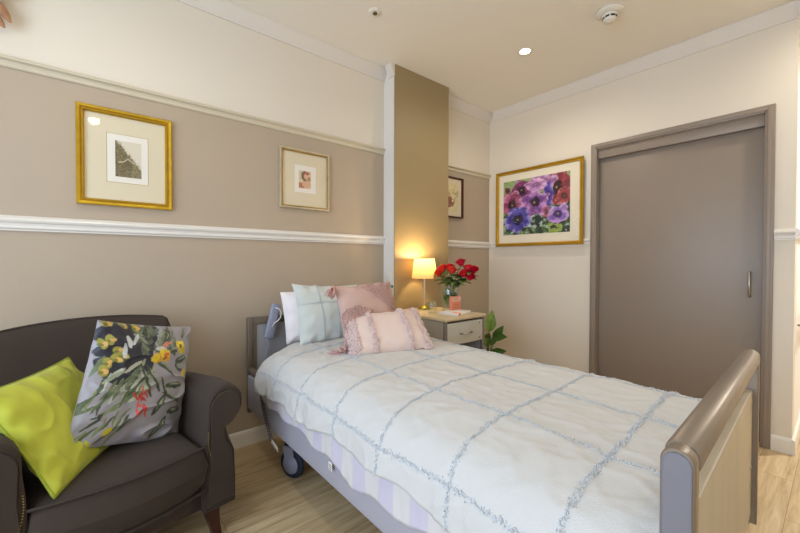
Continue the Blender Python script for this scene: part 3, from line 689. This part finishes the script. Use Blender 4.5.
# pillows and cushions on the bed
pf, _ = cushion('bed_pillow', 'white pillow standing on edge against the headboard', (.268, 1.115, .824), (.02, 1, .02), (.95, 0, .26), .46, .315, .13, 'pillow', seed=11, wr=.006, cat='pillow', pinch=.03, pw=5)
eu, ef = cushion('bed_pillow', 'pale aqua pillow with grey tufted cross lines behind the pink cushion', (.378, 1.140, .842), (0, .999, -.045), (.925, -.011, .379), .46, .375, .15, 'euro', seed=14, wr=.008, cat='pillow', pinch=.09)
tl = []
for k in range(400): tl.append(surf(ef, .30+rnd.gauss(0, .006), k/400)); tl.append(surf(ef, k/400*.95, .63+rnd.gauss(0, .010)))
for k in range(300): tl.append(surf(ef, .52+rnd.gauss(0, .004), k/300*.62))
tufts(tl, .0045, M['eurotuft'], eu, 'tufted_lines', seed=2)
pk, kf = cushion('throw_cushion', 'dusty pink square cushion with shaggy tufted corners and rose tassels', (.674, 1.222, .848), (-.10, .992, .011), (.949, .119, .292), .415, .375, .12, 'pink', seed=21, wr=.005)
tl = []
while len(tl) < 5200:
    u, v = rnd.random(), rnd.random()
    d1 = u+v*1.0; edge = .05*math.sin(u*20)
    if (u > .30 and v > .62+.55*(1-u)*.9-.12+edge*.3 and u+v > 1.36) or (((u-.22)/.30)**2+((v-.42)/.24)**2 < 1 and v < .66) or (u < .28 and v < .40): tl.append(surf(kf, u, v))
tufts(tl, .0095, M['pinktuft'], pk, 'shaggy_tufting', seed=3)
tb = MB(); tassel(tb, kf(0, 1), (-.55, -.25, -.8), .075, .024, rnd); tb.build('tassel', M['tassel'], pk)
tb = MB(); tassel(tb, kf(0, 0), (-.9, -.45, .18), .105, .042, rnd); tb.build('tassel', M['tassel'], pk)
tb = MB(); tassel(tb, kf(1, 0), (.9, -.15, .15), .07, .02, rnd); tb.build('tassel', M['tassel'], pk)
lu, lf_ = cushion('throw_cushion', 'blush lumbar cushion with mauve fringed bands in front of the pink cushion', (.83, 1.226, .776), (.36, .93, .065), (.541, -.272, .796), .425, .280, .12, 'blush', seed=31, wr=.004, pinch=.03, pw=3.5)
tl = []
for u0, sg, n_ in ((.06, .035, 900), (.29, .018, 620), (.74, .018, 620), (.965, .03, 900)):
    for k in range(n_): tl.append(surf(lf_, max(0, min(1, u0+rnd.uniform(-1, 1)*sg*1.2)), rnd.random()))
for v0 in (0, 1):
    for u0 in (.06, .29, .74, .96):
        for k in range(60): tl.append((surf(lf_, max(0, min(1, u0+rnd.uniform(-.035, .035))), v0)[0], Vector((0, -.2, 2*v0-1))))
for u0 in (0, 1):
    for k in range(260): tl.append((surf(lf_, u0, rnd.random())[0], Vector((2*u0-1, -.3, 0))))
tufts(tl, .014, M['mauve'], lu, 'fringe_bands', seed=4, thick=.28)

# bed hand control with coiled cord over the headboard
hc = thing('bed_hand_control', 'grey bed hand control hooked over the headboard end', 'remote control', (.165, .835, .70))
T_ = Matrix.Rotation(math.radians(-14), 4, 'X')
MB().box(-.014, .014, -.027, .027, -.01, .20, 0, .007, T=T_).build('handset', M['plastic'], hc)
MB().box(-.034, -.0145, -.012, .012, .13, .148, 0, .003, T=T_).build('hook', M['plastic'], hc)
MB().box(.0145, .0165, -.016, .016, .03, .15, 0, .001, T=T_).build('keypad', M['caster'], hc)
pt = []
for k in range(150): a = k*.62; pt.append((.0+.009*math.cos(a)+.02*(k/150), -.015+.009*math.sin(a)+.01*math.sin(k/24), -.004-.16*k/150))
MB().tube(pt, .0022, 5).build('coiled_cord', M['cordgrey'], hc)
wc = MB(); wc.tube([(.19, .865, .875), (.20, .885, .868), (.205, .897, .845), (.20, .895, .815), (.195, .88, .795), (.19, .862, .785), (.18, .85, .76)], .004, 6)
tag(wc.build('power_cord', M['cord']), 'white cord looping beside the hand control and pillow', 'cord')
pt = []
for k in range(330): a = k*.62; t_ = k/330; pt.append((.41+.15*t_**1.5+.0075*math.cos(a), .702+.0075*math.sin(a), .455-.205*t_))
c2 = MB(); c2.tube(pt, .0019, 5, mi=0)
tag(c2.build('coiled_cable', [M['corddark']]), 'dark coiled cable hanging down the side board near the caster', 'cable')
pt = [(.56, .700, .25)]
for k in range(1, 56): a = k*.62; t_ = k/55; pt.append((.556+.085*t_+.006*math.cos(a*2), .700, .248-.014*math.sin(a)-.012*t_))
c3 = MB().tube(pt, .0017, 5).build('cable_end', M['cord'], bpy.data.objects['coiled_cable']); c3['label'] = 'white coiled tail'

# ---------------------------------------------------------------- bedside table and what stands on it
NX0, NX1, NY0, NY1, NZ = .17, .735, 1.785, 2.225, .78
ns = thing('bedside_table', 'grey washed bedside table with one drawer against the column', 'bedside table', (0, 0, 0))
MB().box(NX0, NX1, NY0, NY1, NZ-.024, NZ, 0, .008).build('top', M['nstop'], ns)
b = MB(); b.box(NX0+.01, NX1-.03, NY0+.012, NY0+.03, .06, NZ-.0245); b.build('side_panel', M['nsgrey'], ns)
b = MB(); b.box(NX0+.01, NX1-.03, NY1-.03, NY1-.012, .06, NZ-.0245); b.build('side_panel', M['bedside'], ns)
for y in (NY0+.012, NY1-.034): MB().box(NX1-.0295, NX1-.012, y, y+.022, .0005, NZ-.0245).build('front_post', M['nsedge'], ns)
for y in (NY0+.012, NY1-.034): MB().box(NX0+.01, NX0+.04, y+.0005, y+.0175, .0005, .0595).build('foot', M['nsedge'], ns)
MB().box(NX0+.012, NX0+.024, NY0+.031, NY1-.031, .06, NZ-.025).build('back_panel', M['nsgrey'], ns)
MB().box(NX0+.025, NX1-.03, NY0+.031, NY1-.031, .08, .10).build('bottom_shelf', M['nsgrey'], ns)
dw = MB(); dw.box(NX1-.030, NX1-.010, NY0+.036, NY1-.036, .592, .742, 0, .003); dw.box(NX0+.05, NX1-.031, NY0+.05, NY1-.05, .60, .73); dw = dw.build('drawer', M['drawer'], ns)
hy0 = (NY0+NY1)/2; b = MB(); b.tube([(NX1-.0095, hy0-.055, .665), (NX1+.012, hy0-.052, .665), (NX1+.018, hy0-.04, .665), (NX1+.018, hy0+.04, .665), (NX1+.012, hy0+.052, .665), (NX1-.0095, hy0+.055, .665)], .005, 8).build('handle', M['steel'], dw)
b = MB()
for z in (.72, .615): MB().lathe([(.001, 0), (.007, 0), (.005, .002), (.001, .0025)], n=10, T=Matrix.Translation((NX1-.0095, NY1-.07, z)) @ Matrix.Rotation(PI/2, 4, 'Y')).build('drawer_stud', M['nsedge'], dw)

lx, ly = .265, 2.045
lp = thing('table_lamp', 'lit table lamp with cream shade on the bedside table', 'lamp', (lx, ly, NZ))
MB().lathe([(.001, .0006), (.048, .0006), (.05, .008), (.04, .016), (.018, .026), (.010, .034)], n=28).build('lamp_base', mat('green_brass', '#A8A24C', .3, .8), lp)
MB().lathe([(.006, .034), (.006, .30), (.010, .302), (.012, .33), (.001, .33)], n=12).build('pole', M['whiteplastic'], lp)
b = MB(); n_ = 40
b.loft([[(r*math.cos(2*PI*j/n_), r*math.sin(2*PI*j/n_), z) for j in range(n_)] for r, z in ((.101, .245), (.1005, .249), (.0805, .396), (.080, .400))], cap=False); b.build('lamp_shade', M['shade'], lp)
b = MB()
for k in range(3): a = 2*PI*k/3; b.tube([(.012*math.cos(a), .012*math.sin(a), .325), (.097*math.cos(a), .097*math.sin(a), .262)], .0015, 5)
b.build('shade_ring', M['brass'], lp)
MB().sphere((0, 0, .345), .018, 12).build('bulb', emis('bulb_glow', '#FFD9A0', 12), lp)
ld = bpy.data.lights.new('lamp', 'POINT'); ld.energy = 7.5; ld.color = (1, .72, .38); ld.shadow_soft_size = .022; lo = bpy.data.objects.new('table_lamp_light', ld); C.objects.link(lo); lo.location = (lx, ly, NZ+.385)

tg = thing('glass_tumbler', 'clear glass tumbler in front of the table lamp', 'glass', (.475, 1.925, NZ))
MB().lathe([(.001, .0006), (.030, .0006), (.032, .008), (.037, .085), (.0355, .087), (.035, .085)], n=28, cap=False).build('tumbler', M['clear'], tg)
bo = MB().box(-.075, .075, -.105, .105, .0006, .020, 0, .002).build('book', M['book']); bo.location = (.60, 2.03, NZ); bo.rotation_euler.z = math.radians(14); tag(bo, 'white book with an orange spot lying at the front of the bedside table', 'book')
MB().box(.0752, .0756, -.085, -.055, .001, .019).build('spine_mark', M['orange'], bo); MB().box(.02, .07, -.09, -.06, .0201, .0205).build('cover_mark', M['orange'], bo)
cd = thing('gift_card_box', 'small salmon pink printed card box standing before the vase', 'box', (.555, 2.085, NZ+.0205), math.radians(0))
MB().box(-.012, .012, -.05, .05, .0, .10, 0, .001).build('carton', M['card'], cd)
MB().box(.0122, .0126, -.046, .046, .062, .096).build('pale_band', M['cardp'], cd)
b = MB()
for k in range(4): b.box(.0128, .0131, -.038, .036-.012*(k % 2), .070+k*.0065, .0725+k*.0065)
for k in range(2): b.box(.0122, .0126, -.04, .03, .015+k*.02, .022+k*.02)
b.build('print_lines', mat('faint_print', '#C97B5E', .6), cd)
vx, vy = .455, 2.135
va_ = thing('glass_vase', 'clear glass vase holding the red roses', 'vase', (vx, vy, NZ))
MB().lathe([(.001, .0006), (.058, .0006), (.062, .02), (.068, .10), (.080, .195), (.078, .197), (.076, .195)], n=36, cap=False).build('vase_body', M['clear'], va_)
# roses
def rose_head(b, R_=.028, seed=0):
    rnd_ = random.Random(seed)
    for ring, (n_, rad, h0, h1, op) in enumerate([(3, .22, .1, 1.0, .0), (4, .42, .0, .95, .15), (5, .66, -.1, .88, .35), (6, .9, -.2, .72, .62)]):
        for k in range(n_):
            a0 = 2*PI*k/n_+ring*.7+rnd_.uniform(-.15, .15); half = PI/n_*1.35
            def f(u, v):
                a = a0+(2*u-1)*half; r = rad*R_*(.35+.75*v**.6)+op*R_*.35*v**3; z = R_*(h0-.6+(h1-h0+.55)*v)-op*R_*.4*v**4-R_*.22*abs(2*u-1)**2.5*v
                return (r*math.cos(a), r*math.sin(a), z)
            b.grid(f, 8, 6)
def leaf_mesh(b, p, d, ln, w_, droop=.2, up=(0, 0, 1), n=8, fold=.15):
    p = Vector(p); d = Vector(d).normalized(); s__ = d.cross(Vector(up)).normalized(); n__ = s__.cross(d)
    def f(u, v):
        t_ = u; a = 2*v-1; w2 = w_*math.sin(PI*min(1, t_**.75))**.9*(1-.15*t_)
        return tuple(p+d*ln*t_+s__*a*w2/2-n__*(droop*ln*t_*t_)+n__*abs(a)*w2*fold)
    b.grid(f, n, 4)
RS = [
    (.385, 2.13, 1.105, 'coral'), (.441, 2.15, 1.112, 'red'), (.500, 2.11, 1.092, 'coral'), (.535, 2.17, 1.150, 'crimson'), (.595, 2.13, 1.070, 'red'), (.640, 2.19, 1.095, 'crimson'), (.640, 2.15, 1.045, 'crimson'), (.39, 2.08, 1.070, 'coral'), (.585, 2.20, 1.105, 'red')]
RL = ['coral red rose at the far left of the vase bouquet', 'red rose at the upper left beside the coral rose in the vase', 'red rose at the centre of the vase bouquet', 'crimson rose standing highest in the vase', 'red rose right of centre in the vase', 'crimson rose furthest right at the back of the bouquet', 'crimson rose lowest on the right of the bouquet', 'coral rose hanging lowest on the left of the bouquet', 'red rose low at the front right of the bouquet']
for i, ((x, y, z, cl), lab) in enumerate(zip(RS, RL)):
    r_ = thing('rose', lab, 'rose', (x, y, z), 0, 'roses in the vase')
    b = MB(); rose_head(b, .034, i); ob = b.build('bloom', M[cl], r_)
    d = Vector((x-vx, y-vy, .25)).normalized(); ob.rotation_euler = (-d.y*.9, d.x*.9, i)
    bx_, by_ = (vx-(x-vx)*.22-x, vy-(y-vy)*.22-y)
    for q_ in range(2):
        lb = MB(); a = i*1.9+q_*3; leaf_mesh(lb, (bx_*.9, by_*.9, NZ+.05+.05*q_-z), (math.cos(a)*.45, math.sin(a)*.45, .75), .085, .05, .1); lb.build('leaf', M['leafpale'] if (i+q_) % 2 else M['green'], r_)
    st = MB(); foot = (bx_, by_, NZ+.03+.004*i-z); mid = (vx+(x-vx)*.3-x, vy+(y-vy)*.3-y, NZ+.19-z); st.tube([(0, 0, -.012), tuple(Vector(mid)*.35), mid, tuple((Vector(mid)+Vector(foot))/2), foot], .0028, 6); so = st.build('stem', M['stem'], r_)
    for k in range(6):
        t_ = .18+.14*k; base = Vector(mid)*t_; a = i*2.3+k*2.1; lb = MB(); leaf_mesh(lb, base, (math.cos(a), math.sin(a), .15), .085, .055, .3); lb.build('leaf', M['green'] if k % 2 else M['leafpale'], r_)
    lb = MB(); leaf_mesh(lb, Vector(mid)+(Vector(foot)-Vector(mid))*.3, (math.cos(i*1.7)*.5, math.sin(i*1.7)*.5, -.6), .08, .055, .1); lb.build('leaf', M['green'], r_)
    lb = MB(); leaf_mesh(lb, Vector(mid)+(Vector(foot)-Vector(mid))*.6, (math.cos(i*2.7)*.35, math.sin(i*2.7)*.35, .6), .075, .05, .1); lb.build('leaf', M['leafpale'], r_)

# potted plant behind the table
pp = thing('potted_plant', 'green leafy pot plant on the floor behind the bedside table', 'plant', (.475, 2.60, 0))
MB().lathe([(.001, .0006), (.085, .0006), (.11, .19), (.118, .19), (.118, .215), (.105, .215), (.10, .18), (.001, .18)], n=28).build('pot', M['pot'], pp)
MB().lathe([(.001, .181), (.099, .181), (.098, .19), (.001, .192)], n=24).build('soil', M['soil'], pp)
VW = Vector((.6, -.75, .3))
for k, (ex, ez, tx, tz, ln, wd) in enumerate([(.005, .56, .005, .72, .19, .10), (.035, .50, .12, .63, .15, .075), (.06, .535, .20, .555, .15, .085), (-.02, .50, .02, .54, .11, .06), (.01, .40, .10, .375, .14, .075), (.06, .40, .17, .43, .13, .07), (-.03, .42, -.06, .52, .12, .06), (.0, .45, .04, .50, .10, .055), (-.06, .50, -.10, .62, .13, .07), (.02, .33, .08, .30, .12, .07)]):
    bx_ = ex-.0; dy = .0+.03*math.sin(k*2.2)
    s_ = MB(); s_.tube([(0, 0, .185), (bx_*.5, dy*.5, .185+(ez-.185)*.6), (bx_, dy, ez)], [.006, .0045, .003], 6); s_.build('stem', M['stem'], pp)
    d_ = Vector((tx-ex, .04*math.cos(k), tz-ez)); l_ = MB(); leaf_mesh(l_, (bx_, dy, ez), d_, ln, wd, .08, up=VW, n=12); l_.build('leaf', M['green'] if k % 3 else M['leafpale'], pp)

# dried blossoms hanging high on the left wall, at the corner of the view
df = thing('dried_flower_spray', 'drooping orange brown dried blossoms at the top left of the wall', 'dried flowers', (.03, -.330, 2.355))
MB().tube([(-.0294, -.02, .12), (0, -.02, .10), (.02, -.03, -.02), (.03, -.02, -.12)], .005, 6).build('stem', M['stem'], df)
for k, (dy, z, ln, w_, mt_) in enumerate([(.060, -.030, .075, .05, 'petal'), (.055, -.10, .11, .06, 'petal'), (.036, -.150, .09, .06, 'petal'), (.02, -.04, .10, .06, 'petaly'), (-.03, -.12, .10, .06, 'petal'), (-.06, -.05, .10, .05, 'petal')]):
    b = MB(); b.loft([[(.03+w_*.35*math.sin(PI*min(1, .12+t_*.9))*math.cos(2*PI*j/12), dy-.06*(1-t_)+.02*t_+w_*.5*math.sin(PI*min(.96, .15+t_*.82))*math.sin(2*PI*j/12), z+.05-ln*t_) for j in range(12)] for t_ in [q/8 for q in range(9)]])
    b.build('blossom', M[mt_], df)

# handrail end in the corridor
hr = thing('corridor_handrail', 'pale handrail end on the bright wall beyond the room corner', 'handrail', (XE, 3.45, .80))
MB().tube([(.045, 0, 0), (.055, .02, 0), (.055, 1.6, 0)], .022, 14).build('rail', M['nstop'], hr)
MB().tube([(.0006, .08, -.05), (.045, .08, -.05), (.055, .08, -.02)], .007, 8).build('bracket', M['steel'], hr)

# ---------------------------------------------------------------- light
def area(name, loc, rot, sx, sy, e, col):
    ld = bpy.data.lights.new(name, 'AREA'); ld.shape = 'RECTANGLE'; ld.size = sx; ld.size_y = sy; ld.energy = e; ld.color = col
    lo = bpy.data.objects.new(name, ld); C.objects.link(lo); lo.location = loc; lo.rotation_euler = rot; return lo
area('window_daylight', ((wx0+wx1)/2, YB-.02, (wz0+wz1)/2), (PI/2, 0, 0), wx1-wx0-.12, wz1-wz0-.12, 66, (.66, .80, 1))
wd = bpy.data.worlds.new('world'); bpy.context.scene.world = wd; wd.use_nodes = True
bg = wd.node_tree.nodes['Background']; bg.inputs[0].default_value = (.75, .85, 1, 1); bg.inputs[1].default_value = 1.0

# ---------------------------------------------------------------- camera
cd_ = bpy.data.cameras.new('camera'); cam = bpy.data.objects.new('camera', cd_); C.objects.link(cam); bpy.context.scene.camera = cam
cd_.sensor_width = 36; cd_.lens = 371.23/800*36; cd_.clip_start = .02
yw, pt_, rl = .8739, -.0147, .0023
F = Vector((-math.sin(yw)*math.cos(pt_), math.cos(yw)*math.cos(pt_), math.sin(pt_))); R = Vector((math.cos(yw), math.sin(yw), 0)); U = R.cross(F)
R2 = R*math.cos(rl)+U*math.sin(rl); U2 = U*math.cos(rl)-R*math.sin(rl)
cam.matrix_world = Matrix(((R2.x, U2.x, -F.x, 2.4053), (R2.y, U2.y, -F.y, 0), (R2.z, U2.z, -F.z, 1.1608), (0, 0, 0, 1)))
sc_ = bpy.context.scene
sc_.view_settings.view_transform = 'Standard'; sc_.view_settings.look = 'None'; sc_.view_settings.exposure = .14; sc_.view_settings.gamma = 1
sc_.cycles.max_bounces = 10; sc_.cycles.diffuse_bounces = 6; sc_.cycles.transparent_max_bounces = 16; sc_.cycles.sample_clamp_indirect = 4
